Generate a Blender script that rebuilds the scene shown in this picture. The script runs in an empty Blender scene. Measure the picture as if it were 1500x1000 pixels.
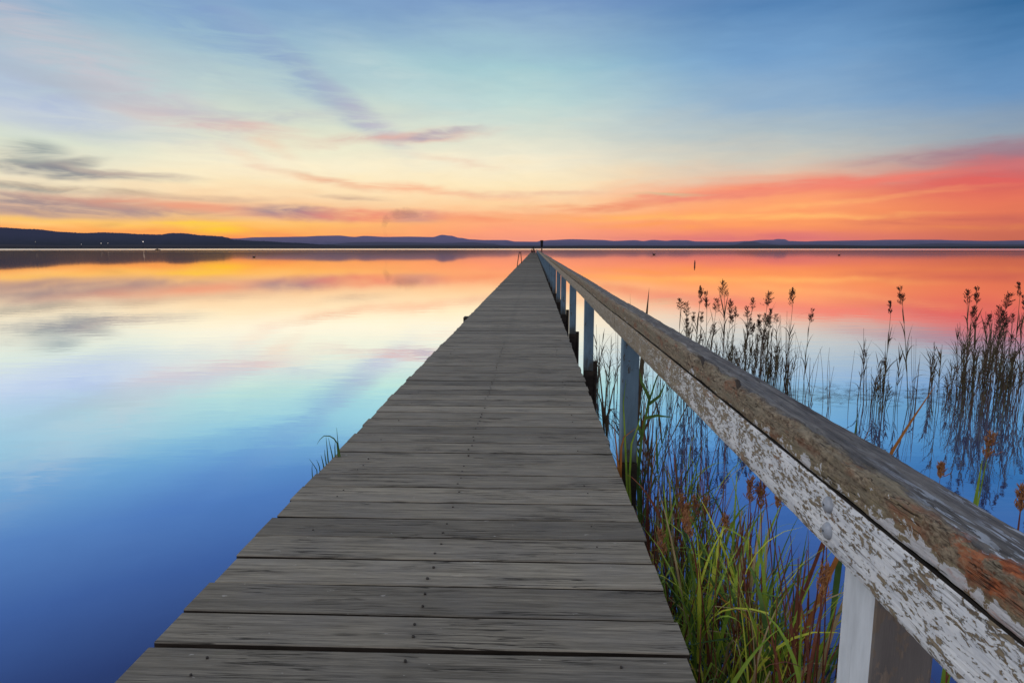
import bpy, math, random
from math import sin, cos, tan, atan, atan2, asin, radians as R, pi
from mathutils import Vector, Matrix, noise
random.seed(7)
sc = bpy.context.scene
col = sc.collection

# ------------------------------------------------------------------ camera
H = 1.2                 # eye above the deck
ZD = 0.70               # deck above the water
EYE = H + ZD
F = 940.0               # focal length in photo pixels (1500 wide)
HOR = 363.7
PITCH = atan((500 - HOR) / F)
YAW = atan(33.0 / F)    # camera turned a little to the left of the jetty
cd = bpy.data.cameras.new('camera'); cam = bpy.data.objects.new('camera', cd); col.objects.link(cam)
cam.location = (0, 0, EYE)
cam.rotation_euler = (pi/2 - PITCH, 0, YAW)
cd.sensor_width = 36; cd.lens = 36 * F / 1500
cd.clip_start = 0.05; cd.clip_end = 60000
sc.camera = cam
CM = cam.rotation_euler.to_matrix()
def ray(px, py):
    return (CM @ Vector(((px-750)/F, (500-py)/F, -1))).normalized()
def on_z(px, py, z=0.0):
    d = ray(px, py); t = (z-EYE)/d.z
    return Vector((d.x*t, d.y*t, z))
def on_x(px, py, x):
    d = ray(px, py); t = x/d.x
    return Vector((x, d.y*t, EYE+d.z*t))
def on_y(px, py, y):
    d = ray(px, py); t = y/d.y
    return Vector((d.x*t, y, EYE+d.z*t))
def azel(px, py):
    d = ray(px, py)
    return math.degrees(atan2(d.x, d.y)), math.degrees(asin(d.z))

# ------------------------------------------------------------------ render
sc.render.engine = 'CYCLES'
sc.cycles.use_denoising = True
try: sc.cycles.denoiser = 'OPENIMAGEDENOISE'
except Exception: pass
sc.cycles.max_bounces = 4; sc.cycles.diffuse_bounces = 2; sc.cycles.glossy_bounces = 2; sc.cycles.transmission_bounces = 2; sc.cycles.volume_bounces = 0; sc.cycles.caustics_reflective = False
sc.view_settings.view_transform = 'Standard'
sc.view_settings.look = 'None'; sc.view_settings.exposure = 0; sc.view_settings.gamma = 1

# ------------------------------------------------------------------ node helper
def lin(c):
    o = []
    for v in c[:3]:
        v /= 255.0
        o.append(v/12.92 if v <= 0.04045 else ((v+0.055)/1.055)**2.4)
    return (*o, 1.0)
class G:
    def __init__(s, nt): s.nt = nt; s.n = nt.nodes; s.l = nt.links
    def add(s, t, **k):
        nd = s.n.new(t)
        for a, b in k.items(): setattr(nd, a, b)
        return nd
    def put(s, sock, v):
        if isinstance(v, bpy.types.NodeSocket): s.l.new(v, sock)
        elif v is not None: sock.default_value = v
    def m(s, op, a, b=None, c=None, clamp=False):
        nd = s.add('ShaderNodeMath', operation=op, use_clamp=clamp)
        s.put(nd.inputs[0], a)
        if b is not None: s.put(nd.inputs[1], b)
        if c is not None: s.put(nd.inputs[2], c)
        return nd.outputs[0]
    def mr(s, v, a, b, c=0.0, d=1.0, smooth=True):
        nd = s.add('ShaderNodeMapRange'); nd.interpolation_type = 'SMOOTHSTEP' if smooth else 'LINEAR'
        s.put(nd.inputs[0], v)
        for i, x in enumerate((a, b, c, d)): s.put(nd.inputs[1+i], x)
        return nd.outputs[0]
    def mix(s, f, a, b, mode='MIX'):
        nd = s.add('ShaderNodeMix', data_type='RGBA', blend_type=mode)
        s.put(nd.inputs[0], f); s.put(nd.inputs[6], a); s.put(nd.inputs[7], b)
        return nd.outputs[2]
    def ramp(s, v, stops, interp='LINEAR'):
        nd = s.add('ShaderNodeValToRGB'); r = nd.color_ramp; r.interpolation = interp
        stops = sorted(stops, key=lambda t: t[0])
        while len(r.elements) < len(stops): r.elements.new(0.5)
        for e, (p, c) in zip(r.elements, stops):
            e.position = p
        for e, (p, c) in zip(r.elements, stops):
            e.color = c if len(c) == 4 else (*c, 1)
        s.put(nd.inputs[0], v)
        return nd.outputs[0]
    def vec(s, x, y, z):
        nd = s.add('ShaderNodeCombineXYZ')
        for i, v in enumerate((x, y, z)): s.put(nd.inputs[i], v)
        return nd.outputs[0]
    def xyz(s, v):
        nd = s.add('ShaderNodeSeparateXYZ'); s.put(nd.inputs[0], v); return nd.outputs
    def noise(s, v, scale=1.0, detail=4.0, rough=0.5, dist=0.0, out=0):
        nd = s.add('ShaderNodeTexNoise'); s.put(nd.inputs['Vector'], v)
        nd.inputs['Scale'].default_value = scale; nd.inputs['Detail'].default_value = detail
        nd.inputs['Roughness'].default_value = rough; nd.inputs['Distortion'].default_value = dist
        return nd.outputs[out]
    def scl(s, v, sx, sy, sz):
        nd = s.add('ShaderNodeVectorMath', operation='MULTIPLY'); s.put(nd.inputs[0], v)
        nd.inputs[1].default_value = (sx, sy, sz); return nd.outputs[0]
    def bump(s, h, strength=0.3, dist=0.01, normal=None):
        nd = s.add('ShaderNodeBump'); nd.inputs['Strength'].default_value = strength
        nd.inputs['Distance'].default_value = dist; s.put(nd.inputs['Height'], h)
        if normal is not None: s.put(nd.inputs['Normal'], normal)
        return nd.outputs[0]

# ------------------------------------------------------------------ sky (world, by direction)
w = bpy.data.worlds.new('World'); sc.world = w; w.use_nodes = True
w.cycles.sampling_method = 'MANUAL'; w.cycles.sample_map_resolution = 512
g = G(w.node_tree); g.n.clear()
tc = g.add('ShaderNodeTexCoord')
nrm = g.add('ShaderNodeVectorMath', operation='NORMALIZE'); g.l.new(tc.outputs['Generated'], nrm.inputs[0])
dx, dy, dz = g.xyz(nrm.outputs[0])
AZ = g.m('MULTIPLY', g.m('ARCTAN2', dx, dy), 180/pi)
EL = g.m('MULTIPLY', g.m('ARCSINE', dz), 180/pi)
hv = g.vec(AZ, g.m('MULTIPLY', EL, 6.0), 0.0)                    # streaky domain
wn = g.noise(hv, 0.05, 4, 0.6, 0.3)
wn2 = g.noise(hv, 0.19, 3, 0.55, 0.2)
amp = g.mr(EL, 0.0, 12.0, 1.2, 3.2)
ELw = g.m('ADD', EL, g.m('MULTIPLY', g.m('SUBTRACT', wn, 0.5), amp))
ELw = g.m('ADD', ELw, g.m('MULTIPLY', g.m('SUBTRACT', wn2, 0.5), g.mr(EL, 0.0, 5.0, 0.9, 1.2)))
AZw = g.m('ADD', AZ, g.m('MULTIPLY', g.m('SUBTRACT', g.noise(g.scl(hv, 1, 1, 1), 0.03, 1, 0.5), 0.5), 8.0))
UP = [(30, (146,165,198)), (45, (160,168,184)), (90, (166,168,174))]
cols = {
 0:    [(345,(244,150,95)),(332,(252,172,96)),(322,(254,200,124)),(300,(226,184,156)),(275,(244,224,190)),(245,(240,230,202)),(205,(214,222,206)),(160,(196,206,218)),(100,(176,196,212)),(35,(162,186,204)),(0,(138,172,203))],
 375:  [(350,(244,135,90)),(338,(254,178,84)),(325,(254,194,108)),(300,(250,206,160)),(270,(254,232,190)),(240,(251,240,208)),(200,(232,232,205)),(160,(208,218,205)),(120,(186,208,208)),(60,(158,190,205)),(0,(126,162,200))],
 750:  [(357,(240,150,128)),(340,(252,158,122)),(322,(254,172,122)),(300,(253,210,160)),(270,(253,232,190)),(235,(245,235,208)),(195,(220,224,208)),(150,(190,215,212)),(100,(164,202,210)),(50,(148,180,205)),(0,(118,150,196))],
 1125: [(355,(222,122,118)),(340,(244,138,105)),(320,(255,158,98)),(300,(255,164,108)),(280,(246,150,118)),(258,(226,194,170)),(230,(204,200,188)),(195,(174,188,194)),(150,(144,174,202)),(80,(118,160,202)),(0,(84,130,180))],
 1500: [(355,(190,98,82)),(335,(206,108,84)),(305,(230,118,88)),(280,(224,108,90)),(262,(212,100,96)),(240,(184,114,120)),(218,(160,126,138)),(190,(142,158,174)),(120,(104,146,190)),(60,(82,130,178)),(0,(54,106,156))],
}
E0, E1 = 0.0, 90.0
def epos(e): return max(0.0, min(1.0, (e/90.0)**0.5))            # sqrt axis: more room near the horizon
ep = g.m('POWER', g.m('DIVIDE', g.m('MAXIMUM', ELw, 0.0), 90.0), 0.5)
outs = []; azs = []
for x in sorted(cols):
    st = []
    for y, c in cols[x]:
        a, e = azel(x, y); st.append((epos(max(e, 0.05)), lin(c)))
    for e, c in UP: st.append((epos(e), lin(c)))
    outs.append(g.ramp(ep, st)); azs.append(azel(x, 300)[0])
sky = outs[0]
for i in range(1, 5):
    f = g.mr(AZw, azs[i-1], azs[i], 0, 1, True)
    sky = g.mix(f, sky, outs[i])
back = g.ramp(ep, [(0, lin((196,170,180))), (epos(12), lin((176,174,188))), (epos(35), lin((164,168,184))), (1, lin((166,168,174)))])
fb = g.mr(g.m('ABSOLUTE', g.m('ADD', AZ, 10.0)), 62.0, 130.0)
sky = g.mix(fb, sky, back)
nA = g.noise(g.vec(AZ, g.m('MULTIPLY', EL, 7.0), 3.0), 0.16, 4, 0.62, 0.8)
wel = g.m('ADD', EL, g.m('MULTIPLY', g.m('SUBTRACT', g.noise(g.vec(AZ, g.m('MULTIPLY', EL, 3.0), 9.0), 0.13, 3, 0.6, 0.5), 0.5), g.mr(EL, 0, 8, 0.7, 1.9)))
STREAKS = [ # x, y, half length, half height, tilt deg, colour, alpha
 (110,85,220,30,-27,(204,194,202),.5),(50,140,100,20,-22,(174,188,216),.6),(300,30,160,30,-10,(134,168,206),.5),
 (455,118,110,15,-37,(152,174,200),.48),(520,165,70,13,-36,(172,176,198),.62),(120,128,130,9,-10,(168,184,198),.45),(300,105,120,12,-16,(172,192,204),.4),(560,190,50,11,-26,(200,192,202),.45),(370,55,110,17,-35,(142,166,202),.38),(270,5,120,22,-30,(124,154,198),.35),(600,120,120,20,-20,(196,216,216),.4),
 (320,183,100,8,-5,(230,186,174),.75),(230,160,80,10,-12,(212,200,200),.5),(585,204,110,6,6,(220,182,172),.8),(640,197,55,3,10,(176,170,184),.7),
 (400,216,30,7,-22,(240,205,180),.5),(420,172,150,7,3,(186,190,198),.45),(200,150,150,10,-8,(184,190,202),.35),(370,236,34,7,-22,(244,210,182),.5),(230,198,120,4,4,(200,210,206),.6),
 (55,225,32,9,-8,(140,152,156),.75),(25,238,60,6,-14,(150,158,156),.6),(115,243,28,3,12,(150,150,150),.6),
 (60,251,150,5,-1,(138,140,146),.85),(190,256,75,3,-1,(190,172,160),.7),(40,273,130,5,-3,(150,150,146),.7),(170,281,120,3,-3,(196,170,145),.6),
 (40,297,150,8,0,(132,134,144),.85),(110,309,200,7,0,(176,146,142),.8),(300,304,180,6,-2,(238,160,128),.7),(300,290,90,3,0,(214,178,150),.6),
 (435,312,62,6,-3,(146,136,148),.85),(545,315,110,6,1,(236,134,116),.75),(610,318,34,6,0,(178,150,150),.6),
 (480,265,60,4,-9,(232,190,158),.7),(620,279,150,5,-4,(250,184,146),.7),(515,289,46,3,-2,(206,172,146),.6),(680,239,55,4,-6,(238,208,184),.6),
 (780,283,110,3,0,(236,190,160),.6),(160,328,16,2,4,(190,140,110),.7),
 (316,337,36,3.5,0,(255,214,40),.75),(235,330,70,3,0,(255,200,70),.5),(90,326,140,4,0,(255,200,100),.6),(290,328,50,2,0,(255,210,70),.6),(180,338,150,4,0,(248,150,84),.5),(560,340,120,5,0,(255,170,110),.5),
 (1290,262,260,6,4,(240,118,104),.55),(1180,272,180,5,5,(242,126,108),.5),(1430,268,140,9,6,(228,96,90),.45),(1400,225,120,7,2,(160,118,134),.5),(1460,238,90,6,0,(190,108,118),.4),
 (1010,291,150,5,4,(238,142,118),.75),(975,287,50,2,0,(206,190,150),.6),(1100,318,190,3,0,(255,190,110),.7),(1240,296,130,3,4,(255,182,112),.6),
 (1040,330,160,4,0,(255,160,90),.6),(1120,348,180,5,0,(214,112,118),.6),(1400,322,120,4,0,(196,96,88),.6),(1330,333,130,3,0,(238,140,80),.5),
 (880,303,110,4,0,(240,150,112),.7),(900,318,160,4,0,(255,178,100),.6),(720,318,120,5,0,(246,146,112),.5)]
cvec = g.vec(AZ, wel, 0.0)
nmod = g.mr(nA, 0.28, 0.68, 0.25, 1.35)
for (x, y, hw, hh, t, c, al) in STREAKS:                          # each a soft elliptical patch in (azimuth, elevation)
    a0, e0 = azel(x, y); k = 0.061*1.75; scx = cos(R(a0+2))**2*0.5+0.5
    mp = g.add('ShaderNodeMapping', vector_type='TEXTURE'); g.put(mp.inputs[0], cvec)
    mp.inputs['Location'].default_value = (a0, e0, 0); mp.inputs['Rotation'].default_value = (0, 0, R(t))
    mp.inputs['Scale'].default_value = (hw*k*scx, hh*k*1.25, 1)
    gr = g.add('ShaderNodeTexGradient', gradient_type='SPHERICAL'); g.put(gr.inputs[0], mp.outputs[0])
    fac = g.m('MULTIPLY', g.mr(gr.outputs['Fac'], 0.0, 1.0, 0.0, al), nmod, clamp=True)
    sky = g.mix(fac, sky, lin(c))
# fine, very soft cirrus texture
nf = g.noise(g.vec(g.m('ADD', AZ, g.m('MULTIPLY', EL, 0.6)), g.m('MULTIPLY', EL, 4.0), 20.0), 0.25, 4, 0.62, 0.6)
sky = g.mix(1.0, sky, g.ramp(nf, [(0.25, (.965,.965,.97)), (0.75, (1.03,1.03,1.02))]), 'MULTIPLY')
FILL_AZ, FILL_EL = -112.0, 34.0
st = g.add('ShaderNodeTexSky'); st.sky_type = 'NISHITA'; st.sun_disc = False
st.sun_elevation = R(FILL_EL); st.sun_rotation = R(FILL_AZ)
b1 = g.add('ShaderNodeBackground'); g.put(b1.inputs[0], sky); b1.inputs[1].default_value = 1.0
b2 = g.add('ShaderNodeBackground'); g.put(b2.inputs[0], st.outputs[0]); b2.inputs[1].default_value = 0.0015
ads = g.add('ShaderNodeAddShader'); g.l.new(b1.outputs[0], ads.inputs[0]); g.l.new(b2.outputs[0], ads.inputs[1])
wo = g.add('ShaderNodeOutputWorld'); g.l.new(ads.outputs[0], wo.inputs[0])

ld = bpy.data.lights.new('sky_fill', 'SUN'); lo = bpy.data.objects.new('sky_fill', ld); col.objects.link(lo)  # added soft fill from the left; the real sun is below the horizon ahead
ld.energy = 0.75; ld.angle = R(45); ld.color = (1.0, 0.93, 0.84)
sd = Vector((sin(R(FILL_AZ))*cos(R(FILL_EL)), cos(R(FILL_AZ))*cos(R(FILL_EL)), sin(R(FILL_EL))))
lo.rotation_euler = sd.to_track_quat('Z', 'Y').to_euler()

# ------------------------------------------------------------------ materials
def mat(name):
    m = bpy.data.materials.new(name); m.use_nodes = True
    q = G(m.node_tree); q.n.clear()
    q.out = q.add('ShaderNodeOutputMaterial'); q.p = q.add('ShaderNodeBsdfPrincipled')
    q.l.new(q.p.outputs[0], q.out.inputs[0])
    geo = q.add('ShaderNodeNewGeometry'); q.geo = geo; q.pos = geo.outputs['Position']
    tcn = q.add('ShaderNodeTexCoord'); q.obj = tcn.outputs['Object']
    q.p.inputs['Roughness'].default_value = 0.7
    q.p.inputs['Specular IOR Level'].default_value = 0.25
    return m, q

# water
M_water, q = mat('lake_water'); q.n.remove(q.p)
X, Y, Z = q.xyz(q.pos)
dist = q.m('SQRT', q.m('ADD', q.m('MULTIPLY', X, X), q.m('MULTIPLY', Y, Y)))
inc = q.xyz(q.geo.outputs['Incoming'])[2]                        # sine of the grazing angle
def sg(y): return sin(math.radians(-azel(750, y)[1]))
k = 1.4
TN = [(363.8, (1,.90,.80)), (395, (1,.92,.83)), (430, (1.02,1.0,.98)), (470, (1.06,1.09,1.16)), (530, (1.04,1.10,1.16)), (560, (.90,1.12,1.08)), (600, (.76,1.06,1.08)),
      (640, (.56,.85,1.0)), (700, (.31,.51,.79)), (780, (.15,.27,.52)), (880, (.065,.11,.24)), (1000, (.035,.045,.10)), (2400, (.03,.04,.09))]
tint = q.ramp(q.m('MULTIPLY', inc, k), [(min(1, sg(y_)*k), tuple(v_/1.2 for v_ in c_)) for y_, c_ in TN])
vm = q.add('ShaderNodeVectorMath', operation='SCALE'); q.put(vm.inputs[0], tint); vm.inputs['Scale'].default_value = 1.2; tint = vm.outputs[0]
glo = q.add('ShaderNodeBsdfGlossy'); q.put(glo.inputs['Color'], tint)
far = q.mr(dist, 620.0, 1000.0)
patch = q.mr(q.noise(q.scl(q.pos, .0035, .02, 0), 1.0, 5, .6), .56, .68)
rough = q.m('ADD', q.m('ADD', q.mr(dist, 5.0, 200.0, 0.02, 0.045), q.m('MULTIPLY', far, 0.14)), q.m('MULTIPLY', patch, q.mr(dist, 60.0, 400.0, 0.0, 0.05)))
q.put(glo.inputs['Roughness'], rough)
rip = q.noise(q.scl(q.pos, 1.0, 2.6, 1), 1.1, 3, .5)
rip2 = q.noise(q.scl(q.pos, 5.0, 9.0, 1), 1.0, 2, .5)
bs = q.m('ADD', rip, q.m('MULTIPLY', rip2, .12))
bn = q.bump(bs, 1.0, 1.0); bnode = bn.node
q.put(bnode.inputs['Strength'], q.mr(dist, 2.0, 60.0, 0.0035, 0.0004))
q.put(glo.inputs['Normal'], bn)
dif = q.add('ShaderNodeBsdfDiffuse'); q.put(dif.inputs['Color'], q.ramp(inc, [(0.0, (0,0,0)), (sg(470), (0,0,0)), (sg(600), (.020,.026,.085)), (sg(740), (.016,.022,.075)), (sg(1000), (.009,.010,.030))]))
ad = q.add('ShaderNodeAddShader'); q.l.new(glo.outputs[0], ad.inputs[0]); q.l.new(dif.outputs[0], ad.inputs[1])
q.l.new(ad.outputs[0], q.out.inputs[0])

# deck boards
PB = 0.158*H
Y_B0 = 1.476*H                                                   # the wide gap near the camera
M_deck, q = mat('weathered_deck_timber')
X, Y, Z = q.xyz(q.pos)
bid = q.m('FLOOR', q.m('DIVIDE', q.m('SUBTRACT', Y, Y_B0), PB))
wnz = q.add('ShaderNodeTexWhiteNoise', noise_dimensions='1D'); q.put(wnz.inputs['W'], bid); rb = wnz.outputs['Value']; rc = wnz.outputs['Color']
gv = q.vec(q.m('ADD', q.m('MULTIPLY', X, 2.2), q.m('MULTIPLY', rb, 37)), q.m('MULTIPLY', Y, 62.0), q.m('MULTIPLY', rb, 11))
grain = q.noise(gv, 1.0, 8, .62, .4)
gv2 = q.vec(q.m('ADD', q.m('MULTIPLY', X, 7), q.m('MULTIPLY', rb, 91)), q.m('MULTIPLY', Y, 260.0), 0.0)
fine = q.noise(gv2, 1.0, 5, .7)
stain = q.noise(q.vec(q.m('MULTIPLY', X, 3.2), q.m('ADD', q.m('MULTIPLY', Y, 6.5), q.m('MULTIPLY', rb, 20)), 0.0), 1.0, 5, .6)
c0 = q.ramp(grain, [(0.22, (.060,.055,.048)), (0.40, (.135,.127,.113)), (0.55, (.195,.184,.163)), (0.78, (.285,.268,.238))])
c1 = q.mix(q.mr(stain, .35, .7, 0, .55), c0, (.15,.148,.150,1))
c1 = q.mix(q.mr(fine, .5, .75, 0, .30), c1, (.26,.25,.235,1))
c1 = q.mix(1.0, c1, q.ramp(fine, [(.30, (.50,.49,.47)), (.46, (.92,.92,.91)), (.70, (1.28,1.28,1.27))]), 'MULTIPLY')
c1 = q.mix(1.0, c1, q.ramp(rb, [(0, (.90,.88,.82)), (.35, (1.17,1.14,1.05)), (.8, (1.38,1.34,1.22)), (1, (1.75,1.69,1.52))]), 'MULTIPLY')
crv = q.vec(q.m('ADD', q.m('MULTIPLY', X, 1.3), q.m('MULTIPLY', rb, 53)), q.m('MULTIPLY', Y, 55.0), 7.0)
crn = q.noise(crv, 1.0, 4, .55, .6)
crack = q.m('MULTIPLY', q.mr(q.m('ABSOLUTE', q.m('SUBTRACT', crn, .5)), 0.0, 0.022, 1, 0), q.mr(q.noise(q.vec(q.m('ADD', q.m('MULTIPLY', X, 2.0), q.m('MULTIPLY', rb, 17)), q.m('MULTIPLY', Y, 7.0), 3.0), 1.0, 3, .5), .48, .57))
c1 = q.mix(q.m('MULTIPLY', crack, .9), c1, (.018,.016,.014,1))
stn = q.m('MULTIPLY', q.mr(q.m('ABSOLUTE', q.m('ADD', X, .318*H)), .0, .085, .8, 0), q.mr(fine, .42, .6, .2, 1))
stn = q.m('MULTIPLY', stn, q.mr(q.noise(q.vec(0.0, q.m('MULTIPLY', Y, 24.0), 5.0), 1.0, 2, .5), .42, .60))
c1 = q.mix(q.m('MULTIPLY', stn, .4), c1, (.04,.035,.03,1))
spk = q.mr(q.noise(q.scl(q.pos, 16, 40, 10), 1.0, 3, .6), .700, .725)
c1 = q.mix(q.m('MULTIPLY', spk, .8), c1, (.42,.41,.38,1))
lich = q.m('MULTIPLY', q.mr(q.noise(q.scl(q.pos, 9, 22, 10), 1.0, 4, .7), .60, .72), q.mr(X, -0.75, -1.15))
c1 = q.mix(q.m('MULTIPLY', lich, .30), c1, (.12,.14,.06,1))
q.put(q.p.inputs['Base Color'], c1); q.p.inputs['Roughness'].default_value = .75
hgt = q.m('SUBTRACT', q.m('ADD', grain, q.m('MULTIPLY', fine, .4)), q.m('MULTIPLY', crack, 1.2))
q.put(q.p.inputs['Normal'], q.bump(hgt, .8, .004))

def simple(name, c, rough=.7, var=.35, scale=12, stretch=(1,1,1), bump=.3, bd=.004, metal=0, c2=None):
    m, q = mat(name)
    n = q.noise(q.scl(q.pos, *stretch), scale, 5, .6)
    a = tuple(x*(1-var) for x in c); b = tuple(min(1, x*(1+var)) for x in (c2 or c))
    q.put(q.p.inputs['Base Color'], q.ramp(n, [(.3, a), (.7, b)]))
    q.p.inputs['Roughness'].default_value = rough; q.p.inputs['Metallic'].default_value = metal
    if bump: q.put(q.p.inputs['Normal'], q.bump(n, bump, bd))
    return m
M_nail = simple('rusted_screw', (.06,.055,.05), .5, .4, 200, bump=0)
M_under = simple('wet_timber_and_gap_shade', (.035,.027,.021), .7, .5, 6, (1,1,4))  # substructure timber; also the painted gap shade on the deck board sides
M_gap = simple('raw_edge_seam_shade', (.014,.011,.009), .9, .4, 30, bump=0)  # near-black colour paints the shade of the seam between side rail and cap
M_bolt = simple('painted_bolt', (.36,.40,.46), .3, .25, 60)
M_metal = simple('rust_tinted_steel', (.12,.05,.035), .5, .3, 8, bump=0)
M_black = simple('dark_paint', (.012,.011,.014), .6, .3, 5, bump=0)
M_cloth = simple('dark_cloth', (.012,.013,.014), .9, .3, 5, bump=0)
M_skin = simple('skin', (.25,.14,.10), .6, .1, 5, bump=0)

# flaking white paint on the side rail
def paint_mask(q, lo=.50, hi=.56, sx=90, sy=62, sz=170):
    v = q.scl(q.pos, sx, sy, sz)
    a = q.noise(v, 1.0, 7, .68, .5); b = q.noise(q.scl(q.pos, sx*.25, sy*.22, sz*.25), 1.0, 3, .55)
    c = q.noise(q.scl(q.pos, sx*2, sy*1.8, sz*2.5), 1.0, 3, .6)
    n = q.m('ADD', q.m('ADD', q.m('MULTIPLY', a, .55), q.m('MULTIPLY', b, .30)), q.m('MULTIPLY', c, .15))
    return n
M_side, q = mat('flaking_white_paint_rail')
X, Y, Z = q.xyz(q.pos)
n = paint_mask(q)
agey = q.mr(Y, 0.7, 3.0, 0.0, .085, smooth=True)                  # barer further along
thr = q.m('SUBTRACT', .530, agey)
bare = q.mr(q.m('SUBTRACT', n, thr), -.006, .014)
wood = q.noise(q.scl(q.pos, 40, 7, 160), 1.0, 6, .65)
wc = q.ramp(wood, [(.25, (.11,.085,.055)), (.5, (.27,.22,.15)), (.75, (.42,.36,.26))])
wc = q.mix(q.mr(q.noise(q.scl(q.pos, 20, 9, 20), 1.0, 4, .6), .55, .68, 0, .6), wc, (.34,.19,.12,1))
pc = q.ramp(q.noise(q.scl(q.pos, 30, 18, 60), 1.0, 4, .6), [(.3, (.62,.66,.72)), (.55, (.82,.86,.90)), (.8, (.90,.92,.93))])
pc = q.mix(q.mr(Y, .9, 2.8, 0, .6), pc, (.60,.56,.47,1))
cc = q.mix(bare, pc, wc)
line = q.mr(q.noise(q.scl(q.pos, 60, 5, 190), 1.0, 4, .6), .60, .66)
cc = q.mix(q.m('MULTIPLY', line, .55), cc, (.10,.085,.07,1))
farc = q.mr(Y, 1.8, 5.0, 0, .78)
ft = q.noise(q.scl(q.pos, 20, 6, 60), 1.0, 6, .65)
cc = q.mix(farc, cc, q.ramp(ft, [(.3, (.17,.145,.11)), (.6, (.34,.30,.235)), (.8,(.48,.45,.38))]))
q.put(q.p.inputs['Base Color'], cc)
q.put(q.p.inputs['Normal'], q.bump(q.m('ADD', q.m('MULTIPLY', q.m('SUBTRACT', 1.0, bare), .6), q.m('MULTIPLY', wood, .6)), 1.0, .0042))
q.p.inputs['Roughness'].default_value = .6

# cap rail: grey silvered top, rotten brown inner edge, orange rot close by, paint flecks
XI, XO = .378*H, .447*H
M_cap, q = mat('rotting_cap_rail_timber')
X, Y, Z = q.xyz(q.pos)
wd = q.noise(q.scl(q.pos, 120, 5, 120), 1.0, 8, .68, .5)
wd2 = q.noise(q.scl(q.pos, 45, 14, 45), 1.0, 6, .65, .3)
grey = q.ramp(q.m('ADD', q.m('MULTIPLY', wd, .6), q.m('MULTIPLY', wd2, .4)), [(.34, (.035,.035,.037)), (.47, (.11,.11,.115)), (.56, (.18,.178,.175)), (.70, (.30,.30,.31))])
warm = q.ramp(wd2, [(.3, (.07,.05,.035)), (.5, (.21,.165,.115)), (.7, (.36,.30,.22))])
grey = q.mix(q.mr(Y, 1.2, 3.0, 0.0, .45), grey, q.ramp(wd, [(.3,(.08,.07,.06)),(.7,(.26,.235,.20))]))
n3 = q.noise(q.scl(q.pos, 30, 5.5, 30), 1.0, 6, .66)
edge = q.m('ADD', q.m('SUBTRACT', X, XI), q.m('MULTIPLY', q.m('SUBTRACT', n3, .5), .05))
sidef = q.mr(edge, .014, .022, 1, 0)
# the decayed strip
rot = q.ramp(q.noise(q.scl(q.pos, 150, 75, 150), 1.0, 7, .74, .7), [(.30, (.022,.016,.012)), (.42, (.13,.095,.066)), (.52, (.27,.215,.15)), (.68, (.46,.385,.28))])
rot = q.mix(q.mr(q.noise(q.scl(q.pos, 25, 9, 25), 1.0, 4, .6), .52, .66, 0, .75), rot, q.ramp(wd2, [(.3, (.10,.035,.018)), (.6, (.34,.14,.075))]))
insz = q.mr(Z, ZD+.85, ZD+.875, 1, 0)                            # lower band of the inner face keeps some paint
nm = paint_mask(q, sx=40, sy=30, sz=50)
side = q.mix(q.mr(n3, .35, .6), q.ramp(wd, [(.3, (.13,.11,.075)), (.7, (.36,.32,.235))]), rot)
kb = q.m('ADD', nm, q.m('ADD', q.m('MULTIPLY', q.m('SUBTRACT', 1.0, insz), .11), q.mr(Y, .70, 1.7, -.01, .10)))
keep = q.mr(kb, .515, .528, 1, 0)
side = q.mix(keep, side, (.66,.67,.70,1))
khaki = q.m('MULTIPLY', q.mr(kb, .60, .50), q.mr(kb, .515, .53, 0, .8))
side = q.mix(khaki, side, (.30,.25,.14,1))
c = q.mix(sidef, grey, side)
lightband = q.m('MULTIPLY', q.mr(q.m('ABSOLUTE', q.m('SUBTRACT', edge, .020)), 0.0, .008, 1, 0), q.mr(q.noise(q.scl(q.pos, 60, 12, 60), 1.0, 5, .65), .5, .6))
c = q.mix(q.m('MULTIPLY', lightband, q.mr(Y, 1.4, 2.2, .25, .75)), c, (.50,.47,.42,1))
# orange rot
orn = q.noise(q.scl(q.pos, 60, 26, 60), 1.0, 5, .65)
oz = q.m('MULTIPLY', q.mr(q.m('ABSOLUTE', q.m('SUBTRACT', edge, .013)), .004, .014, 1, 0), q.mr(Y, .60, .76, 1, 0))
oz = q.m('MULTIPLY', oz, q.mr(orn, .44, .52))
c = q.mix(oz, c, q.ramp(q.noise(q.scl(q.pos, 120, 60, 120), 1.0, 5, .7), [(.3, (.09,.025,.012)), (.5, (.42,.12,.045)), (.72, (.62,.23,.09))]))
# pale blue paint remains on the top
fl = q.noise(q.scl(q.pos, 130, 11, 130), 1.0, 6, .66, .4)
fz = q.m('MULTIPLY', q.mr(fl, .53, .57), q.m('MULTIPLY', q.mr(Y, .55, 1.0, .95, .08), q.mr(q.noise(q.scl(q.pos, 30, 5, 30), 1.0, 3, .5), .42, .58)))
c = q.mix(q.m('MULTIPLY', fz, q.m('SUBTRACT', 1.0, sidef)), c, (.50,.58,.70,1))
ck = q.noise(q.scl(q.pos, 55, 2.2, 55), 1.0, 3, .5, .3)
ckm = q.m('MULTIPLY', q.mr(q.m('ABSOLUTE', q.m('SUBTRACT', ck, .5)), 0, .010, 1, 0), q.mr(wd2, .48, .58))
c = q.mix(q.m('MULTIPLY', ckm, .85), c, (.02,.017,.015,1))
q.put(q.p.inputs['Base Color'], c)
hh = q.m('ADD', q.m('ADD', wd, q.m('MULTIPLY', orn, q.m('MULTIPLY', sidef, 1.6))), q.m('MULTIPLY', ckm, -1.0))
q.put(q.p.inputs['Normal'], q.bump(hh, 1.0, .0065)); q.p.inputs['Roughness'].default_value = .8

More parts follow.
